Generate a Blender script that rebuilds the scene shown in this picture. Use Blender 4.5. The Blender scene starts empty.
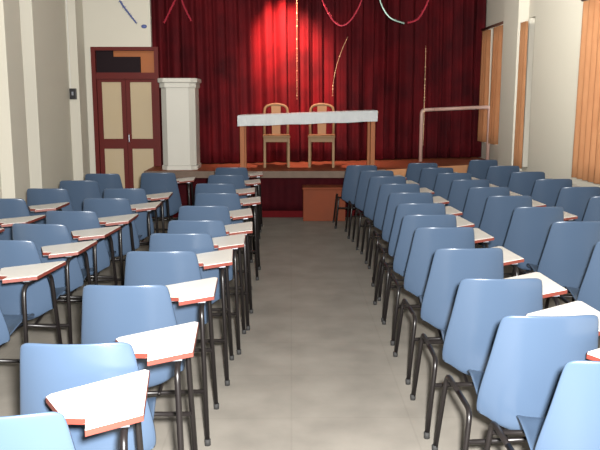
import bpy, bmesh, math, random
from mathutils import Vector, Matrix
random.seed(7)
C = bpy.context.scene.collection
PI = math.pi

# ------------------------------------------------------------------ materials
def mat(name, col, rough=.6, metal=0., spec=.5, noise=None, bump=None, sheen=0., coat=0.):
    m = bpy.data.materials.new(name); m.use_nodes = True
    nt = m.node_tree; b = nt.nodes['Principled BSDF']
    b.inputs['Base Color'].default_value = (*col, 1)
    b.inputs['Roughness'].default_value = rough
    b.inputs['Metallic'].default_value = metal
    b.inputs['Specular IOR Level'].default_value = spec
    b.inputs['Sheen Weight'].default_value = sheen
    b.inputs['Coat Weight'].default_value = coat
    tc = nt.nodes.new('ShaderNodeTexCoord')
    if noise:                                   # (scale, amount, second colour)
        n = nt.nodes.new('ShaderNodeTexNoise'); n.inputs['Scale'].default_value = noise[0]
        n.inputs['Detail'].default_value = 6
        nt.links.new(tc.outputs['Object'], n.inputs['Vector'])
        r = nt.nodes.new('ShaderNodeMapRange'); r.inputs['From Min'].default_value = .3; r.inputs['From Max'].default_value = .7
        r.inputs['To Max'].default_value = noise[1]
        nt.links.new(n.outputs['Fac'], r.inputs['Value'])
        x = nt.nodes.new('ShaderNodeMix'); x.data_type = 'RGBA'
        x.inputs['A'].default_value = (*col, 1); x.inputs['B'].default_value = (*noise[2], 1)
        nt.links.new(r.outputs['Result'], x.inputs['Factor'])
        nt.links.new(x.outputs['Result'], b.inputs['Base Color'])
    if bump:                                    # (scale, strength)
        n2 = nt.nodes.new('ShaderNodeTexNoise'); n2.inputs['Scale'].default_value = bump[0]
        nt.links.new(tc.outputs['Object'], n2.inputs['Vector'])
        bp = nt.nodes.new('ShaderNodeBump'); bp.inputs['Strength'].default_value = bump[1]; bp.inputs['Distance'].default_value = .02
        nt.links.new(n2.outputs['Fac'], bp.inputs['Height']); nt.links.new(bp.outputs['Normal'], b.inputs['Normal'])
    return m

M = {}
M['shell'] = mat('blue_plastic', (.049, .076, .122), .28, spec=.36, noise=(3, .35, (.055, .084, .131)))
M['tube'] = mat('black_tube', (.007, .0055, .0055), .35, spec=.4)
M['laminate'] = mat('white_laminate', (.74, .71, .66), .45, noise=(9, .5, (.68, .65, .60)))
M['band'] = mat('red_brown_edge', (.15, .030, .020), .5)
M['bracket'] = mat('grey_steel', (.30, .32, .36), .4, metal=.6)
M['rubber'] = mat('black_rubber', (.015, .015, .015), .8)
M['wall'] = mat('cream_paint', (.64, .605, .51), .8, noise=(1.3, .5, (.60, .565, .475)), bump=(60, .05))
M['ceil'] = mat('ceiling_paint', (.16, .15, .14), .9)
M['curtain'] = mat('maroon_velvet', (.105, .007, .010), .7, spec=.05, noise=(2.2, .9, (.036, .006, .008)), bump=(90, .25))
M['skirt'] = mat('dark_maroon_cloth', (.040, .004, .006), .8, spec=.05, noise=(6, .8, (.025, .003, .005)))
M['redbase'] = mat('red_carpet', (.085, .006, .008), .9, spec=.05, noise=(30, .6, (.065, .005, .006)))
M['stagewood'] = mat('stage_boards', (.30, .085, .04), .5, spec=.15, noise=(7, .7, (.25, .08, .045)))
M['fascia'] = mat('fascia_wood', (.60, .29, .14), .5, spec=.15, noise=(5, .6, (.52, .26, .14)))
M['lip'] = mat('worn_stage_lip', (.16, .115, .09), .7, spec=.1, noise=(12, .7, (.12, .09, .07)))
M['doorframe'] = mat('maroon_door_paint', (.12, .016, .013), .5, spec=.15, noise=(6, .5, (.10, .02, .018)))
M['doorpanel'] = mat('cream_door_panel', (.50, .40, .265), .6, spec=.15, noise=(4, .5, (.50, .39, .24)))
M['orangewood'] = mat('orange_wood', (.38, .13, .045), .55, spec=.15, noise=(5, .7, (.36, .13, .06)))
M['darkboard'] = mat('dark_board', (.014, .007, .009), .6, spec=.1)
M['lectern'] = mat('white_lectern_paint', (.52, .505, .45), .6, noise=(3, .4, (.48, .465, .41)))
M['cloth'] = mat('white_table_cloth', (.50, .52, .53), .85, noise=(8, .5, (.45, .47, .48)), bump=(40, .2))
M['tablewood'] = mat('table_leg_wood', (.30, .105, .04), .5, spec=.15)
M['tan'] = mat('tan_plastic', (.26, .155, .075), .5, spec=.2)
M['boxwood'] = mat('brown_step_wood', (.17, .040, .016), .6, spec=.1, noise=(4, .7, (.125, .035, .017)))
M['rail'] = mat('pinkish_painted_tube', (.55, .36, .30), .4)
M['blackplastic'] = mat('dark_switch', (.02, .018, .02), .4)
M['conduit'] = mat('white_conduit', (.7, .68, .62), .5)
M['tinsel_red'] = mat('red_tinsel', (.50, .04, .07), .35, metal=.5)
M['tinsel_green'] = mat('silver_green_tinsel', (.30, .42, .36), .35, metal=.6)
M['blue'] = mat('blue_streamer', (.08, .11, .30), .5)
M['bead'] = mat('gold_beads', (.65, .45, .25), .3, metal=.7)
M['rod'] = mat('dark_curtain_rod', (.10, .045, .03), .5)
M['frame'] = mat('white_window_paint', (.75, .74, .70), .5)

def floor_mat():
    m = bpy.data.materials.new('grey_floor_tiles'); m.use_nodes = True
    nt = m.node_tree; b = nt.nodes['Principled BSDF']; L = nt.links.new
    tc = nt.nodes.new('ShaderNodeTexCoord')
    br = nt.nodes.new('ShaderNodeTexBrick'); br.offset = 0
    br.inputs['Color1'].default_value = (.225, .207, .18, 1); br.inputs['Color2'].default_value = (.217, .20, .174, 1)
    br.inputs['Mortar'].default_value = (.203, .186, .161, 1)
    br.inputs['Scale'].default_value = 1; br.inputs['Brick Width'].default_value = .6; br.inputs['Row Height'].default_value = .6
    br.inputs['Mortar Size'].default_value = .006; br.inputs['Mortar Smooth'].default_value = .6
    L(tc.outputs['Object'], br.inputs['Vector'])
    n = nt.nodes.new('ShaderNodeTexNoise'); n.inputs['Scale'].default_value = 3.5; n.inputs['Detail'].default_value = 8
    L(tc.outputs['Object'], n.inputs['Vector'])
    r = nt.nodes.new('ShaderNodeMapRange'); r.inputs['From Min'].default_value = .3; r.inputs['From Max'].default_value = .7
    r.inputs['To Min'].default_value = .80; r.inputs['To Max'].default_value = 1.1
    L(n.outputs['Fac'], r.inputs['Value'])
    x = nt.nodes.new('ShaderNodeMix'); x.data_type = 'RGBA'; x.blend_type = 'MULTIPLY'; x.inputs['Factor'].default_value = 1
    L(br.outputs['Color'], x.inputs['A']); L(r.outputs['Result'], x.inputs['B']); L(x.outputs['Result'], b.inputs['Base Color'])
    b.inputs['Roughness'].default_value = .55; b.inputs['Specular IOR Level'].default_value = .35
    return m
M['floor'] = floor_mat()

def drape_mat():
    m = bpy.data.materials.new('orange_drape'); m.use_nodes = True
    nt = m.node_tree; L = nt.links.new; nt.nodes.clear()
    out = nt.nodes.new('ShaderNodeOutputMaterial'); mx = nt.nodes.new('ShaderNodeMixShader')
    d = nt.nodes.new('ShaderNodeBsdfDiffuse'); t = nt.nodes.new('ShaderNodeBsdfTranslucent')
    tc = nt.nodes.new('ShaderNodeTexCoord'); n = nt.nodes.new('ShaderNodeTexNoise'); n.inputs['Scale'].default_value = 5
    x = nt.nodes.new('ShaderNodeMix'); x.data_type = 'RGBA'
    x.inputs['A'].default_value = (.60, .315, .16, 1); x.inputs['B'].default_value = (.47, .22, .105, 1)
    L(tc.outputs['Object'], n.inputs['Vector']); L(n.outputs['Fac'], x.inputs['Factor'])
    L(x.outputs['Result'], d.inputs['Color']); L(x.outputs['Result'], t.inputs['Color'])
    mx.inputs['Fac'].default_value = .4
    L(d.outputs[0], mx.inputs[1]); L(t.outputs[0], mx.inputs[2]); L(mx.outputs[0], out.inputs['Surface'])
    return m
M['drape'] = drape_mat()

def glass_mat():
    m = bpy.data.materials.new('window_glass'); m.use_nodes = True
    nt = m.node_tree; L = nt.links.new; nt.nodes.clear()
    out = nt.nodes.new('ShaderNodeOutputMaterial'); mx = nt.nodes.new('ShaderNodeMixShader')
    t = nt.nodes.new('ShaderNodeBsdfTransparent'); g = nt.nodes.new('ShaderNodeBsdfGlossy'); g.inputs['Roughness'].default_value = .05
    mx.inputs['Fac'].default_value = .06
    L(t.outputs[0], mx.inputs[1]); L(g.outputs[0], mx.inputs[2]); L(mx.outputs[0], out.inputs['Surface'])
    return m
M['glass'] = glass_mat()

# ------------------------------------------------------------------ mesh helpers
def obj(name, bm, m, parent=None, smooth=False, mods=()):
    bmesh.ops.recalc_face_normals(bm, faces=bm.faces)
    me = bpy.data.meshes.new(name); bm.to_mesh(me); bm.free()
    me.materials.append(m)
    if smooth:
        for p in me.polygons: p.use_smooth = True
    o = bpy.data.objects.new(name, me); C.objects.link(o)
    if parent: o.parent = parent
    for t, kw in mods:
        md = o.modifiers.new(t.title(), t)
        for k, v in kw.items(): setattr(md, k, v)
    return o
def tag(o, label, cat, group=None):
    o['label'] = label; o['category'] = cat
    if group: o['group'] = group
    return o
def thing(name, label, cat, loc=(0, 0, 0), rz=0, group=None):
    o = bpy.data.objects.new(name, None); C.objects.link(o); o.empty_display_size = .1
    o.location = loc; o.rotation_euler = (0, 0, rz)
    return tag(o, label, cat, group)
def struct(name, bm, m, parent=None, smooth=False, mods=()):
    o = obj(name, bm, m, parent, smooth, mods)
    if not parent: o['kind'] = 'structure'
    return o
def box(bm, x0, x1, y0, y1, z0, z1, bev=0):
    g = bmesh.ops.create_cube(bm, size=1)
    for v in g['verts']:
        v.co = Vector(((x0+x1)/2 + v.co.x*(x1-x0), (y0+y1)/2 + v.co.y*(y1-y0), (z0+z1)/2 + v.co.z*(z1-z0)))
    if bev:
        es = list({e for v in g['verts'] for e in v.link_edges})
        bmesh.ops.bevel(bm, geom=es, offset=bev, segments=2, affect='EDGES', profile=.5)
    return bm
def B(*a, bev=0): return box(bmesh.new(), *a, bev=bev)
def prism(bm, pts, z0, z1, bev=0):
    lo = [bm.verts.new((x, y, z0)) for x, y in pts]; hi = [bm.verts.new((x, y, z1)) for x, y in pts]
    n = len(pts); fs = [bm.faces.new(lo[::-1]), bm.faces.new(hi)]
    for i in range(n): fs.append(bm.faces.new((lo[i], lo[(i+1) % n], hi[(i+1) % n], hi[i])))
    if bev:
        es = [e for e in fs[1].edges] + [e for e in fs[0].edges]
        bmesh.ops.bevel(bm, geom=es, offset=bev, segments=2, affect='EDGES', profile=.5)
    return bm
def fillet(pts, r, n=5):
    pts = [Vector(p) for p in pts]; out = [pts[0]]
    for a, b, c in zip(pts, pts[1:], pts[2:]):
        u = (a-b).normalized(); v = (c-b).normalized()
        k = min(r, (a-b).length*.49, (c-b).length*.49)
        p, q = b+u*k, b+v*k
        for i in range(n+1):
            t = i/n; out.append(p*(1-t)**2 + b*2*t*(1-t) + q*t*t)
    out.append(pts[-1]); return out
def tube(bm, pts, r, seg=8, closed_ends=True, rfun=None):
    pts = [Vector(p) for p in pts]; rings = []
    t0 = (pts[1]-pts[0]).normalized()
    nrm = t0.orthogonal().normalized()
    for i, p in enumerate(pts):
        t = ((pts[min(i+1, len(pts)-1)] - pts[max(i-1, 0)])).normalized()
        nrm = (nrm - t*nrm.dot(t)).normalized(); bn = t.cross(nrm)
        rr = r if rfun is None else rfun(i)
        rings.append([bm.verts.new(p + (nrm*math.cos(2*PI*k/seg) + bn*math.sin(2*PI*k/seg))*rr) for k in range(seg)])
    for a, b in zip(rings, rings[1:]):
        for k in range(seg): bm.faces.new((a[k], a[(k+1) % seg], b[(k+1) % seg], b[k]))
    if closed_ends: bm.faces.new(rings[0][::-1]); bm.faces.new(rings[-1])
    return bm
def T(pts, r, fil=0, seg=8): return tube(bmesh.new(), fillet(pts, fil) if fil else pts, r, seg)
def dup(root, loc, rz, label, group):
    r = root.copy(); C.objects.link(r); r.location = loc; r.rotation_euler = (0, 0, rz)
    r['label'] = label; r['group'] = group
    for ch in list(root.children):
        c = ch.copy(); C.objects.link(c); c.parent = r
        for g in list(ch.children):
            d = g.copy(); C.objects.link(d); d.parent = c
    return r

# ------------------------------------------------------------------ the room
XL, XR, YB = -3.09, 3.18, 11.05          # left wall, right wall, back wall
H = 3.7
SH = .63                                  # stage height
struct('floor', B(-3.6, 3.6, -4, 13.5, -.1, 0), M['floor'])
struct('ceiling', B(-3.6, 3.6, -4, 13.5, H, H+.1), M['ceil'])
struct('wall_left', B(XL-.2, XL, -4, 11.25, 0, H), M['wall'])
for i, (y0, y1, z1) in enumerate([(8.0, 8.48, H), (8.88, 10.0, H), (10.66, 11.04, H)]):
    struct('pilaster', B(XL-.02, -2.95, y0, y1, 0, z1, bev=.006), M['wall'])
struct('pilaster', B(XL-.02, -2.95, 3.2, 3.7, 0, H, bev=.006), M['wall'])
# back wall with the door opening
DX0, DX1, DZ = -2.86, -1.90, 2.335
bm = bmesh.new()
box(bm, XL-.2, DX0, YB, YB+.2, 0, H); box(bm, DX0, -2.0, YB, YB+.2, DZ, H)
struct('wall_back', bm, M['wall'])
# wall behind the stage curtain
bm = bmesh.new()
prism(bm, [(-2.2, 11.45), (-2.2, 11.6), (3.3, 13.2), (3.3, 13.05)], 0, H)
struct('wall_stage', bm, M['wall'])
# right wall with three window openings (y0, y1, sill, head)
WIN = [(11.05, 12.45, .90, 2.72), (10.03, 10.26, .68, 2.66), (6.2, 8.08, .74, 2.66)]
bm = bmesh.new()
ys = [(-4, 6.2), (8.08, 10.03), (10.26, 11.05), (12.45, 13.3)]
for a, b in ys: box(bm, XR, XR+.22, a, b, 0, H)
for a, b, s, h in WIN: box(bm, XR, XR+.22, a, b, 0, s); box(bm, XR, XR+.22, a, b, h, H)
struct('wall_right', bm, M['wall'])
for i, (a, b, s, h) in enumerate(WIN):
    fr = bmesh.new()
    for y in (a+.03, a+.72*(b-a), b-.03): box(fr, XR+.10, XR+.15, y-.03, y+.03, s, h)
    for z in (s+.03, s+(h-s)*.66, h-.03): box(fr, XR+.105, XR+.145, a, b, z-.03, z+.03)
    w = struct('window_%d' % (i+1), fr, M['frame'])
    obj('pane', B(XR+.122, XR+.128, a+.02, b-.02, s+.02, h-.02), M['glass'], w)
struct('pilaster', B(XR-.14, XR+.02, 10.3, 11.02, 0, H, bev=.006), M['wall'])
struct('baseboard_left', B(XL, XL+.02, -4, 7.98, 0, .1), M['wall'])

# the door
struct('wall_rear', B(XL-.2, XR+.22, -4.1, -3.9, 0, H), M['wall'])
d = bmesh.new()
w_ = .06
yd0, yd1 = YB+.02, YB+.14
for x in (DX0, DX1-w_): box(d, x, x+w_, yd0-.06, yd1, 0, DZ)
box(d, DX0+w_, DX1-w_, yd0-.06, yd1, DZ-.05, DZ); box(d, DX0+w_, DX1-w_, yd0-.05, yd1, 1.885, 1.975)
door = struct('door_1', d, M['doorframe'])
xm = (DX0+DX1)/2 - .015
for x0, x1 in ((DX0+w_, xm), (xm+.004, DX1-w_)):
    lf = bmesh.new(); st = .062
    for a, b in ((x0, x0+st), (x1-st, x1)): box(lf, a, b, yd0, yd0+.05, .01, 1.883)
    for z0, z1 in ((.01, .16), (.88, 1.025), (1.84, 1.883)): box(lf, x0+st, x1-st, yd0, yd0+.05, z0, z1)
    leaf = obj('door_leaf', lf, M['doorframe'], door)
    for z0, z1 in ((.155, .885), (1.02, 1.845)):
        obj('panel', B(x0+st-.005, x1-st+.005, yd0+.016, yd0+.036, z0, z1), M['doorpanel'], leaf)
    if x0 > -2.5: obj('handle', T([(x0+.03, yd0, .98), (x0+.03, yd0-.04, .98), (x0+.03, yd0-.04, 1.09), (x0+.03, yd0, 1.09)], .008, .015), M['bracket'], leaf)
obj('transom_panel', B(DX0+w_, DX1-w_, yd0+.06, yd0+.09, 1.97, DZ-.045), M['orangewood'], door)
obj('transom_board', B(DX0+w_, -2.17, yd0, yd0+.05, 1.972, 2.20), M['darkboard'], door)
obj('transom_block', B(DX0+w_, -2.56, yd0+.005, yd0+.05, 2.20, DZ-.05), M['darkboard'], door)
# a wall closing the space behind the door
struct('wall_door_recess', B(XL, -1.9, YB+.2, YB+.3, 0, H), M['wall'])

# ------------------------------------------------------------------ stage
front = [(-2.0, 10.2), (1.02, 10.2), (2.35, 10.98), (3.17, 11.45)]
back = [(3.17, 13.0), (-2.0, 11.5)]
struct('stage', prism(bmesh.new(), [(x, y+.06) for x, y in front] + back, 0, SH-.05), M['skirt'])
struct('stage_floor', prism(bmesh.new(), front[:1] + [(1.02, 10.2)] + front[2:] + back, SH-.05, SH), M['stagewood'])
struct('trim_1', B(-1.995, 1.0, 10.17, 10.20, SH-.09, SH+.004, bev=.005), M['lip'])
# maroon skirt cloth with soft folds
bm = bmesh.new(); n = 160; rows = []
for z in (.09, .2, .35, .5, SH-.09):
    rows.append([bm.verts.new((-1.99+2.99*i/n, 10.235 - .016*math.sin(i*.55+.4*math.sin(i*.13)), z)) for i in range(n+1)])
for a, b in zip(rows, rows[1:]):
    for i in range(n): bm.faces.new((a[i], a[i+1], b[i+1], b[i]))
tag(obj('stage_skirt', bm, M['skirt'], None, True, [('SOLIDIFY', {'thickness': .006})]), 'dark maroon cloth skirt hanging along the straight front of the stage', 'skirt')
struct('trim_2', B(-1.99, 1.01, 10.15, 10.21, 0, .09, bev=.004), M['redbase'])
# wooden fascia on the slanted right part of the stage front
bm = bmesh.new(); p, q = Vector((1.01, 10.19)), Vector((3.16, 11.44)); dn = (q-p).normalized(); nn = Vector((dn.y, -dn.x))*.03
prism(bm, [tuple(p+nn), tuple(q+nn), tuple(q), tuple(p)], SH-.16, SH+.004)
struct('trim_3', bm, M['fascia'])

# red stage curtain: deep vertical folds, one cloth
bm = bmesh.new(); nx, nz = 520, 14
cx0, cy0, cx1, cy1 = -1.99, 11.10, 3.15, 12.55
ph = [random.uniform(-.5, .5) for _ in range(60)]
cols = []
for i in range(nx+1):
    t = i/nx; s = t*5.35
    k = int(s/.135); a = s/.135*2*PI/1.6 + 1.2*math.sin(s*2.3) + .8*math.sin(s*5.1+1)
    amp = .045 + .02*math.sin(s*3.7+.6)
    col = []
    for j in range(nz+1):
        v = j/nz; z = SH+.015 + v*(3.62-SH)
        off = amp*(.8+.35*(1-v))*math.sin(a + .25*math.sin(v*5+s*2)) + .012*math.sin(a*2.3+v*3)
        x = cx0+(cx1-cx0)*t; y = cy0+(cy1-cy0)*t
        col.append(bm.verts.new((x + off*-.27, y + off*.96, z)))
    cols.append(col)
for a, b in zip(cols, cols[1:]):
    for j in range(nz): bm.faces.new((a[j], b[j], b[j+1], a[j+1]))
tag(obj('stage_curtain', bm, M['curtain'], None, True, [('SOLIDIFY', {'thickness': .004})]), 'wide dark red curtain in vertical folds closing off the back of the stage', 'curtain')

# ------------------------------------------------------------------ tablet chair
def shell_mesh():
    # profile (y forward, z up, half width, edge curl)
    prof = [(.425, .362, .160, .004), (.415, .380, .178, .012), (.36, .388, .188, .026), (.27, .370, .196, .044), (.17, .342, .204, .062), (.08, .310, .212, .078),
            (.02, .286, .216, .088), (-.022, .284, .222, .094), (-.046, .314, .232, .096), (-.056, .372, .241, .092), (-.066, .44, .238, .082),
            (-.078, .515, .228, .070), (-.090, .59, .216, .060), (-.101, .665, .205, .051), (-.111, .73, .196, .044), (-.119, .775, .188, .040),
            (-.122, .793, .180, .038), (-.123, .801, .163, .037)]
    bm = bmesh.new(); nu = 16; rows = []
    for i, (y, z, w, c) in enumerate(prof):
        a = prof[max(i-1, 0)]; b = prof[min(i+1, len(prof)-1)]
        t = Vector((b[0]-a[0], b[1]-a[1])).normalized(); nrm = Vector((-t.y, t.x))       # towards the sitter
        if nrm.y < 0 and i < 6: nrm = -nrm
        nrm = Vector((abs(t.y), abs(t.x)))
        row = []
        for k in range(nu+1):
            u = -1+2*k/nu
            lift = c*abs(u)**2.4
            if i >= len(prof)-2: dz = -.010*abs(u)**4
            else: dz = 0
            row.append(bm.verts.new((u*w, y + nrm.x*lift, z + nrm.y*lift + dz)))
        rows.append(row)
    for a, b in zip(rows, rows[1:]):
        for k in range(nu): bm.faces.new((a[k], a[k+1], b[k+1], b[k]))
    return bm
TAB = [(.135, .135), (.205, .115), (.215, .035), (.368, .105), (.350, .47), (.335, .485), (.055, .335), (.045, .315)]
def make_chair(name, with_tablet=True):
    t = thing(name, 'x', 'chair')
    obj('seat_shell', shell_mesh(), M['shell'], t, True, [('SOLIDIFY', {'thickness': .009, 'offset': 0}), ('SUBSURF', {'levels': 1, 'render_levels': 1})])
    r = .0115
    # left side: low hoop of two legs
    obj('leg', T([(-.312, -.045, 0), (-.275, -.02, .385), (-.275, .17, .385)], r, .05), M['tube'], t, True)
    obj('leg', T([(-.312, .42, 0), (-.275, .385, .385), (-.275, .17, .385)], r, .05), M['tube'], t, True)
    ht = .652 if with_tablet else .385
    xr = .315 if with_tablet else .262
    obj('leg', T([(xr+.022, .00, 0), (xr, .06 if with_tablet else -.02, ht), (xr-.005, .2, ht)], r, .06), M['tube'], t, True)
    obj('leg', T([(xr+.022, .42, 0), (xr, .36 if with_tablet else .385, ht), (xr-.005, .2, ht)], r, .06), M['tube'], t, True)
    obj('cross_rail', T([(-.285, -.027, .258), (xr+.010, .02 if with_tablet else -.02, .258)], .0105), M['tube'], t, True)
    obj('cross_rail', T([(-.277, .388, .335), (xr+.008, .375, .335)], .0105), M['tube'], t, True)
    for x in (-.12, .12):
        sb = tube(bmesh.new(), fillet([(x, -.015, .258), (x, .0, .260), (x, .28, .340), (x, .378, .335)], .03), .009)
        obj('seat_bearer', sb, M['tube'], t, True)
    for lx, ly in ((-.312, -.045), (-.312, .42), (xr+.022, .0), (xr+.022, .42)):
        obj('foot_cap', tube(bmesh.new(), [(lx, ly, .0), (lx, ly, .03)], .0145), M['rubber'], t, True)
    if with_tablet:
        def tilted(b_):
            for v in b_.verts: v.co.z += (v.co.x-.33)*math.tan(math.radians(3.2))
            return b_
        tb = obj('writing_tablet', tilted(prism(bmesh.new(), TAB, .676, .692, bev=.002)), M['laminate'], t)
        c = Vector((sum(p[0] for p in TAB)/8, sum(p[1] for p in TAB)/8))
        e = bmesh.new(); n = len(TAB)
        out = [(c.x+(x-c.x)*1.012, c.y+(y-c.y)*1.012) for x, y in TAB]
        inn = [(c.x+(x-c.x)*.97, c.y+(y-c.y)*.97) for x, y in TAB]
        rings = [[e.verts.new((x, y, z)) for x, y in pp] for pp, z in ((out, .690), (out, .672), (inn, .672), (inn, .690))]
        for q in range(4):
            a, b = rings[q], rings[(q+1) % 4]
            for k in range(n): e.faces.new((a[k], a[(k+1) % n], b[(k+1) % n], b[k]))
        eb = obj('edge_band', tilted(e), M['band'], tb); eb['label'] = 'red-brown edge band'
        k = bmesh.new()
        box(k, .295, .33, .09, .36, .664, .677); box(k, .13, .33, .145, .18, .664, .677); box(k, .10, .33, .29, .325, .664, .677)
        obj('tablet_bracket', tilted(k), M['bracket'], t)
    return t
proto = make_chair('tablet_chair')
ORD = 'nearest,second,third,fourth,fifth,sixth,seventh,eighth,ninth,tenth,eleventh,twelfth'.split(',')
COLS = {
 'column just left of the aisle': [(-.79, 2.05, 5), (-.725, 2.62, 1), (-.73, 3.40, 0), (-.70, 4.13, 1), (-.67, 4.66, -1), (-.64, 5.15, 0), (-.67, 5.83, 2), (-.64, 6.60, 0), (-.73, 7.33, -1), (-.70, 8.15, 1), (-.71, 9.02, 0)],
 'second column left of the aisle': [(-1.80, 3.14, -6), (-1.70, 3.86, -9), (-1.66, 4.46, -6), (-1.64, 5.02, -7), (-1.60, 5.58, -3), (-1.52, 6.28, -1), (-1.52, 6.95, 0), (-1.47, 8.40, 1)],
 'column along the left wall': [(-2.44, 4.93, -6), (-2.36, 5.56, -8), (-2.36, 6.27, -4), (-2.22, 6.95, -2), (-2.13, 7.62, 2), (-2.06, 8.30, 1)],
 'column just right of the aisle': [(1.045, 2.43, 0), (.98, 2.92, 1), (.96, 3.50, -1), (.975, 4.19, 1), (.98, 4.86, 0), (.98, 5.38, 1), (1.02, 5.95, 0), (1.05, 6.62, -1), (1.05, 7.30, 0), (1.02, 7.98, 1), (.98, 8.62, 0), (.87, 9.30, 0)],
 'second column right of the aisle': [(1.95, 4.40, 0), (1.93, 5.08, 1), (1.88, 5.75, 0), (1.85, 6.40, -1), (1.84, 7.02, 0), (1.82, 7.66, 1), (1.80, 8.33, 0), (1.74, 8.97, 1), (1.68, 9.62, 0)],
 'column along the right wall': [(2.70, 6.36, 0), (2.69, 7.02, 1), (2.68, 7.70, 0), (2.66, 8.46, -1), (2.60, 9.20, 0), (2.58, 10.10, 0)],
}
bare = None
first = True
for cname, lst in COLS.items():
    grp = 'tablet chairs in the ' + cname
    for i, (x, y, a) in enumerate(lst):
        y = (y-.145)/.986
        lab = 'blue tablet chair, %s from the camera in the %s' % (ORD[i], cname)
        folded = cname == 'column along the left wall' and i >= 3
        if folded:
            lab = 'blue plastic chair without tablet, %s of three nearest the door by the left wall' % ('first', 'second', 'third')[i-3]
            if bare is None:
                bare = make_chair('plastic_chair', False); src = bare
                bare.location = (x, y, 0); bare.rotation_euler = (0, 0, math.radians(a)); bare['label'] = lab; bare['group'] = grp
                continue
            dup(bare, (x, y, 0), math.radians(a), lab, grp); continue
        if first:
            proto.location = (x, y, 0); proto.rotation_euler = (0, 0, math.radians(a)); proto['label'] = lab; proto['group'] = grp; first = False
        else: dup(proto, (x, y, 0), math.radians(a), lab, grp)

# ------------------------------------------------------------------ on the stage
# table with a white cloth, standing slightly out of level
t = thing('stage_table', 'long wooden table under a short white cloth on the stage', 'table', (.225, 10.45, SH), 0)
tl = math.radians(2.0)
def zt(x): return .775 + x*math.tan(tl)
tp = bmesh.new(); box(tp, -.93, .955, -.26, .26, .745, .775, bev=.004)
for v in tp.verts: v.co.z += v.co.x*math.tan(tl)
obj('tabletop', tp, M['tablewood'], t)
ap = bmesh.new()
for y in (-.23, .23): box(ap, -.88, .88, y-.012, y+.012, .67, .744)
for v in ap.verts: v.co.z += v.co.x*math.tan(tl)
obj('apron', ap, M['tablewood'], t)
for x in (-.885, .885):
    for y in (-.22, .22):
        obj('leg', B(x-.03, x+.03, y-.03, y+.03, 0, .744+x*math.tan(tl), bev=.004), M['tablewood'], t)
# cloth: open-bottomed box with gently waved hem
bm = bmesh.new(); per = []
X, Y = .94, .285
N = 60
for i in range(N): per.append((-X+2*X*i/N, -Y))
for i in range(14): per.append((X, -Y+2*Y*i/14))
for i in range(N): per.append((X-2*X*i/N, Y))
for i in range(14): per.append((-X, Y-2*Y*i/14))
rings = []
for lev, dz in ((0, .783), (1, .772), (2, .74), (3, .69), (4, .64)):
    ring = []
    for i, (x, y) in enumerate(per):
        wv = .003*lev*math.sin(i*.9)*(lev/4)
        k = 1 - (.006 if lev == 0 else 0)
        zz = dz + (.003*math.sin(i*.37) if lev == 4 else 0)
        ring.append(bm.verts.new(((x + wv*(1 if x > 0 else -1)*.3)*k, (y + wv*(1 if y > 0 else -1))*k, zz + x*math.tan(tl))))
    rings.append(ring)
n = len(per)
for a, b in zip(rings, rings[1:]):
    for i in range(n): bm.faces.new((a[i], a[(i+1) % n], b[(i+1) % n], b[i]))
bm.faces.new(rings[0])
o = obj('tablecloth', bm, M['cloth'], None, False, [('SOLIDIFY', {'thickness': .003, 'offset': 1})])
o.location = (.225, 10.45, SH); tag(o, 'plain white cloth laid over the long table on the stage', 'tablecloth')

def stage_chair():
    t = thing('dining_chair', 'x', 'chair')
    for x in (-.17, .17):
        obj('leg', B(x-.018, x+.018, -.195, -.16, 0, .42, bev=.004), M['tan'], t)
        obj('leg', T([(x, .20, 0), (x, .185, .42)], .019), M['tan'], t, True)
    obj('seat', B(-.195, .195, -.205, .205, .42, .46, bev=.012), M['tan'], t)
    for y in (-.178, .188): obj('stretcher', B(-.17, .17, y-.008, y+.008, .365, .42), M['tan'], t)
    obj('back_frame', T([(-.17, .185, .44), (-.175, .22, .66), (-.165, .262, .865), (0, .27, .90), (.165, .262, .865), (.175, .22, .66), (.17, .185, .44)], .020, .07), M['tan'], t, True)
    sl = bmesh.new()
    vs = [(-.06, .19, .45), (.06, .19, .45), (.07, .266, .88), (-.07, .266, .88)]
    f = [sl.verts.new(v) for v in vs]; g = [sl.verts.new((a, b-.012, c)) for a, b, c in vs]
    sl.faces.new(f); sl.faces.new(g[::-1])
    for i in range(4): sl.faces.new((f[i], g[i], g[(i+1) % 4], f[(i+1) % 4]))
    obj('splat', sl, M['tan'], t)
    return t
sc = stage_chair(); sc.location = (-.21, 10.92, SH); sc.rotation_euler = (0, 0, math.radians(2))
sc['label'] = 'tan chair with a rounded back behind the left half of the stage table'; sc['group'] = 'chairs behind the stage table'
dup(sc, (.445, 10.92, SH), math.radians(-3), 'tan chair with a rounded back behind the right half of the stage table', 'chairs behind the stage table')

# lectern
def octo(hw, hd, c, cx=0, cy=0):
    return [(cx-hw+c, cy-hd), (cx+hw-c, cy-hd), (cx+hw, cy-hd+c), (cx+hw, cy+hd), (cx-hw, cy+hd), (cx-hw, cy-hd+c)]
t = thing('lectern', 'tall white lectern with canted corners standing at the left end of the stage', 'lectern', (-1.545, 10.62, SH), math.radians(0))
obj('body', prism(bmesh.new(), octo(.232, .24, .08), .06, 1.16, bev=.004), M['lectern'], t)
obj('plinth', prism(bmesh.new(), octo(.245, .255, .08), 0, .06, bev=.004), M['lectern'], t)
cp = prism(bmesh.new(), octo(.248, .26, .08), 1.12, 1.19, bev=.008)
prism(cp, octo(.268, .28, .08), 1.19, 1.25, bev=.01)
obj('cap', cp, M['lectern'], t)

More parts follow.
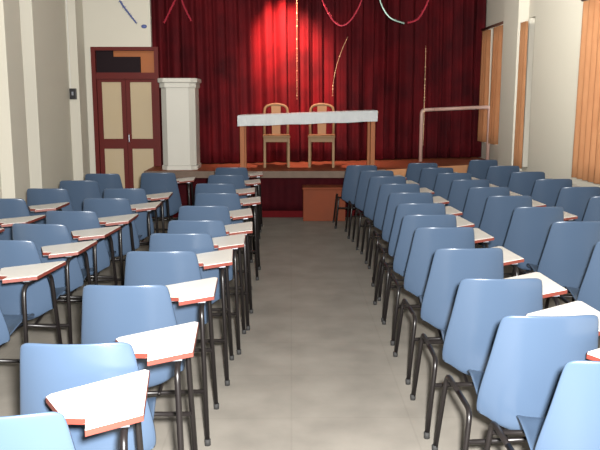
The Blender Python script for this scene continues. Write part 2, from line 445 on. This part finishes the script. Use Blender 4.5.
# tubular rail frame at the right of the stage
t = thing('guard_rail', 'pinkish tubular rail frame standing on the right end of the stage', 'rail', (2.04, 11.8, SH), 0)
obj('post', T([(0, 0, 0), (0, 0, .80), (.2, 0, .81)], .028, .06, 12), M['rail'], t, True)
obj('post', T([(1.06, 0, 0), (1.06, 0, .845), (.86, 0, .838)], .028, .06, 12), M['rail'], t, True)
obj('top_rail', T([(.2, 0, .81), (.86, 0, .838)], .028, 0, 12), M['rail'], t, True)

# wooden step box in front of the stage
t = thing('step_box', 'brown wooden step box standing on the floor against the stage front', 'box', (.44, 9.975, 0), 0)
obj('body', B(-.28, .28, -.15, .17, 0, .42, bev=.006), M['boxwood'], t)
obj('tread', B(-.29, .29, -.16, .175, .42, .45, bev=.006), M['boxwood'], t)

# ------------------------------------------------------------------ hangings
def garland(name, pts, r, m, label, cat='garland', group=None, spikes=True):
    P = fillet(pts, 9, 8); Q = []
    for a, b in zip(P, P[1:]):
        k = max(1, int((b-a).length/.02))
        for i in range(k): Q.append(a.lerp(b, i/k))
    Q.append(P[-1])
    bm = bmesh.new(); tube(bm, Q, r*.5, 6)
    if spikes:
        for p in Q:
            for _ in range(7):
                v = Vector((random.gauss(0, 1), random.gauss(0, 1), random.gauss(0, 1))).normalized()
                s = v.orthogonal().normalized()*.003; e = p+v*r*random.uniform(.7, 1.4)
                bm.faces.new([bm.verts.new(q) for q in (p-s, p+s, e+s, e-s)])
    return tag(obj(name, bm, m), label, cat, group)
G = 'tinsel garlands hung before the stage curtain'
garland('tinsel_garland', [(-1.78, 10.9, 2.66), (-1.68, 10.9, 2.85), (-1.60, 10.9, 3.0), (-1.62, 10.9, 3.69)], .022, M['tinsel_red'], 'left strand of the red tinsel pair above the lectern, slanting down left', group=G)
garland('tinsel_garland', [(-1.50, 10.9, 3.69), (-1.535, 10.9, 2.98), (-1.46, 10.9, 2.80), (-1.40, 10.9, 2.69)], .022, M['tinsel_red'], 'right strand of the red tinsel pair above the lectern, slanting down right', group=G)
garland('tinsel_garland', [(.36, 10.95, 3.69), (.42, 10.95, 2.95), (.72, 10.95, 2.52), (1.03, 10.95, 2.95), (1.07, 10.95, 3.69)], .018, M['tinsel_red'], 'dull red tinsel garland in a loop above the right end of the stage table', group=G)
garland('tinsel_garland', [(1.66, 10.95, 2.665), (1.80, 10.95, 2.70), (1.95, 10.95, 2.95), (2.02, 10.95, 3.69)], .024, M['tinsel_red'], 'pinkish red right half of the tinsel loop hanging left of the guard rail', group=G)
garland('tinsel_garland', [(1.20, 10.95, 3.69), (1.25, 10.95, 2.95), (1.40, 10.95, 2.72), (1.61, 10.95, 2.66)], .020, M['tinsel_green'], 'silvery green left half of the tinsel loop hanging left of the guard rail', group=G)
garland('paper_streamer', [(-2.42, 11.03, 2.97), (-2.36, 11.03, 2.88), (-2.27, 11.03, 2.76), (-2.20, 11.03, 2.67)], .022, M['blue'], 'blue paper streamer stuck slanting on the wall above the door', 'streamer')
bm = bmesh.new(); bmesh.ops.create_icosphere(bm, subdivisions=2, radius=.035, matrix=Matrix.Translation((-2.09, 11.036, 2.62)) @ Matrix.Diagonal((1.2, .5, .8, 1)))
tag(obj('paper_pompom', bm, M['blue'], None, True), 'small blue paper pompom on the wall right of the streamer', 'decoration')
def beads(x, y, z0, z1, dx, label):
    bm = bmesh.new(); n = int((z1-z0)/.045); pts = []
    for i in range(n+1):
        f = i/n; p = (x+dx*f*f, y, z0+(z1-z0)*f); pts.append(p)
        if random.random() < .45:
            bmesh.ops.create_icosphere(bm, subdivisions=1, radius=random.uniform(.008, .015), matrix=Matrix.Translation(p))
    tube(bm, pts, .003, 5)
    return tag(obj('bead_string', bm, M['bead'], None, True), label, 'bead string', 'bead strings hanging before the stage curtain')
beads(.09, 11.25, 1.6, 3.69, 0, 'straight string of golden beads hanging between the two stage chairs')
beads(.62, 11.3, 1.65, 2.5, .22, 'curving string of dull beads hanging above the right stage chair')
beads(2.05, 11.65, .9, 2.4, .0, 'string of golden beads hanging just left of the guard rail')

# switch box and conduit on the left corner pilaster
t = thing('switch_box', 'small dark switch box with a cable on the corner pilaster left of the door', 'switch', (-3.03, 10.66, 1.67))
obj('housing', B(-.045, .045, -.05, .0, -.075, .075, bev=.006), M['blackplastic'], t)
obj('lever', B(-.012, .012, -.065, -.05, -.02, .03, bev=.003), M['bracket'], t)
obj('cable', T([(-.035, -.008, .07), (-.035, -.008, 2.02)], .008), M['conduit'], t)

# orange window drapes on rods
def drape(y0, y1, z0, z1, x, label, amp=.035, wl=.13):
    bm = bmesh.new(); n = max(24, int((y1-y0)/.012)); cols = []
    for i in range(n+1):
        y = y0+(y1-y0)*i/n; c = []
        for j in range(9):
            v = j/8; z = z0+(z1-z0)*v
            c.append(bm.verts.new((x + amp*(1.1-.4*v)*math.sin(y*2*PI/wl + .7*math.sin(y*4)) , y, z)))
        cols.append(c)
    for a, b in zip(cols, cols[1:]):
        for j in range(8): bm.faces.new((a[j], b[j], b[j+1], a[j+1]))
    return tag(obj('window_drape', bm, M['drape'], None, True, [('SOLIDIFY', {'thickness': .003})]), label, 'curtain', 'orange window drapes')
def rod(y0, y1, z, x, label):
    t = thing('curtain_rod', label, 'curtain rod', (x, y0, z), 0, 'curtain rods above the right windows')
    obj('bar', T([(0, 0, 0), (0, y1-y0, 0)], .022), M['rod'], t, True)
    for y in (.05, y1-y0-.05): obj('bracket', B(-.01, XR-x, y-.01, y+.01, -.012, .012), M['rod'], t)
drape(12.0, 12.42, .92, 2.67, 3.10, 'orange drape beside the stage curtain, far half of the far right window')
drape(11.32, 11.72, .92, 2.67, 3.10, 'orange drape right of the guard rail, near half of the far right window')
rod(11.12, 12.45, 2.70, 3.10, 'dark rod above the pair of orange drapes by the stage')
drape(10.02, 10.24, .68, 2.60, 3.08, 'narrow bunched orange drape beside the white pilaster on the right wall', .03, .09)
drape(6.3, 8.2, .76, 2.612, 3.10, 'wide orange drape at the right edge of the photo', .04, .16)
rod(6.15, 8.21, 2.64, 3.10, 'dark rod above the wide orange drape on the near right')

# ------------------------------------------------------------------ light
def lamp(kind, name, loc, energy, col=(1, 1, 1), rot=(0, 0, 0), **kw):
    l = bpy.data.lights.new(name, kind); l.energy = energy; l.color = col
    for k, v in kw.items(): setattr(l, k, v)
    o = bpy.data.objects.new(name, l); C.objects.link(o); o.location = loc; o.rotation_euler = rot
    return o
def aim(o, target):
    o.rotation_euler = (Vector(target)-o.location).to_track_quat('-Z', 'Y').to_euler()
cf = lamp('SPOT', 'camera_flash', (.1, -.05, 1.74), 2900, (1, .98, .95), shadow_soft_size=.06, spot_size=math.radians(110), spot_blend=.4); aim(cf, (0, 6, 1.2))
for y, e in ((1.5, 4), (5.0, 5), (8.6, 10)):
    lamp('AREA', 'ceiling_fill', (0, y, H-.06), e, (1, .95, .86), shape='RECTANGLE', size=3.2, size_y=.35)  # soft overhead fill added for the hall
fl = lamp('AREA', 'stage_fill', (-.6, 6.2, H-.12), 8, (1, .95, .86), shape='RECTANGLE', size=3.6, size_y=.25, spread=math.radians(60)); aim(fl, (-1.2, 10.8, 2.2))  # added fill that lifts the lectern and far walls above the chairs
wl = lamp('AREA', 'left_window_daylight', (-3.05, 3.0, 2.9), 110, (1, .97, .9), shape='RECTANGLE', size=1.6, size_y=1.0, spread=math.radians(42)); aim(wl, (3.15, 8.6, 3.3))
s = lamp('SPOT', 'curtain_spot', (-.12, 10.6, 3.6), 1900, (1, .30, .22), spot_size=math.radians(46), spot_blend=1, shadow_soft_size=.05); aim(s, (-.06, 11.62, 2.4))  # unseen red-tinted lamp added to make the bright patch on the curtain
s = lamp('SPOT', 'curtain_wash', (.1, 10.8, 3.6), 500, (1, .6, .5), spot_size=math.radians(75), spot_blend=1, shadow_soft_size=.1); aim(s, (.15, 11.62, 1.2))  # second added lamp, carries the glow further down the curtain

w = bpy.data.worlds.new('World'); bpy.context.scene.world = w; w.use_nodes = True
bg = w.node_tree.nodes['Background']; bg.inputs['Color'].default_value = (1, .97, .92, 1); bg.inputs['Strength'].default_value = 2.2

# ------------------------------------------------------------------ camera
cam = bpy.data.cameras.new('camera'); co = bpy.data.objects.new('camera', cam); C.objects.link(co)
cam.sensor_width = 36; cam.lens = 45; cam.clip_start = .05
co.location = (0, 0, 1.6); co.rotation_euler = (PI/2 - math.atan(126/750), 0, math.radians(-.69))
sc_ = bpy.context.scene; sc_.camera = co
sc_.cycles.diffuse_bounces = 1
vs = sc_.view_settings; vs.view_transform = 'Standard'; vs.look = 'None'; vs.exposure = .15; vs.gamma = 1; vs.use_curve_mapping = False
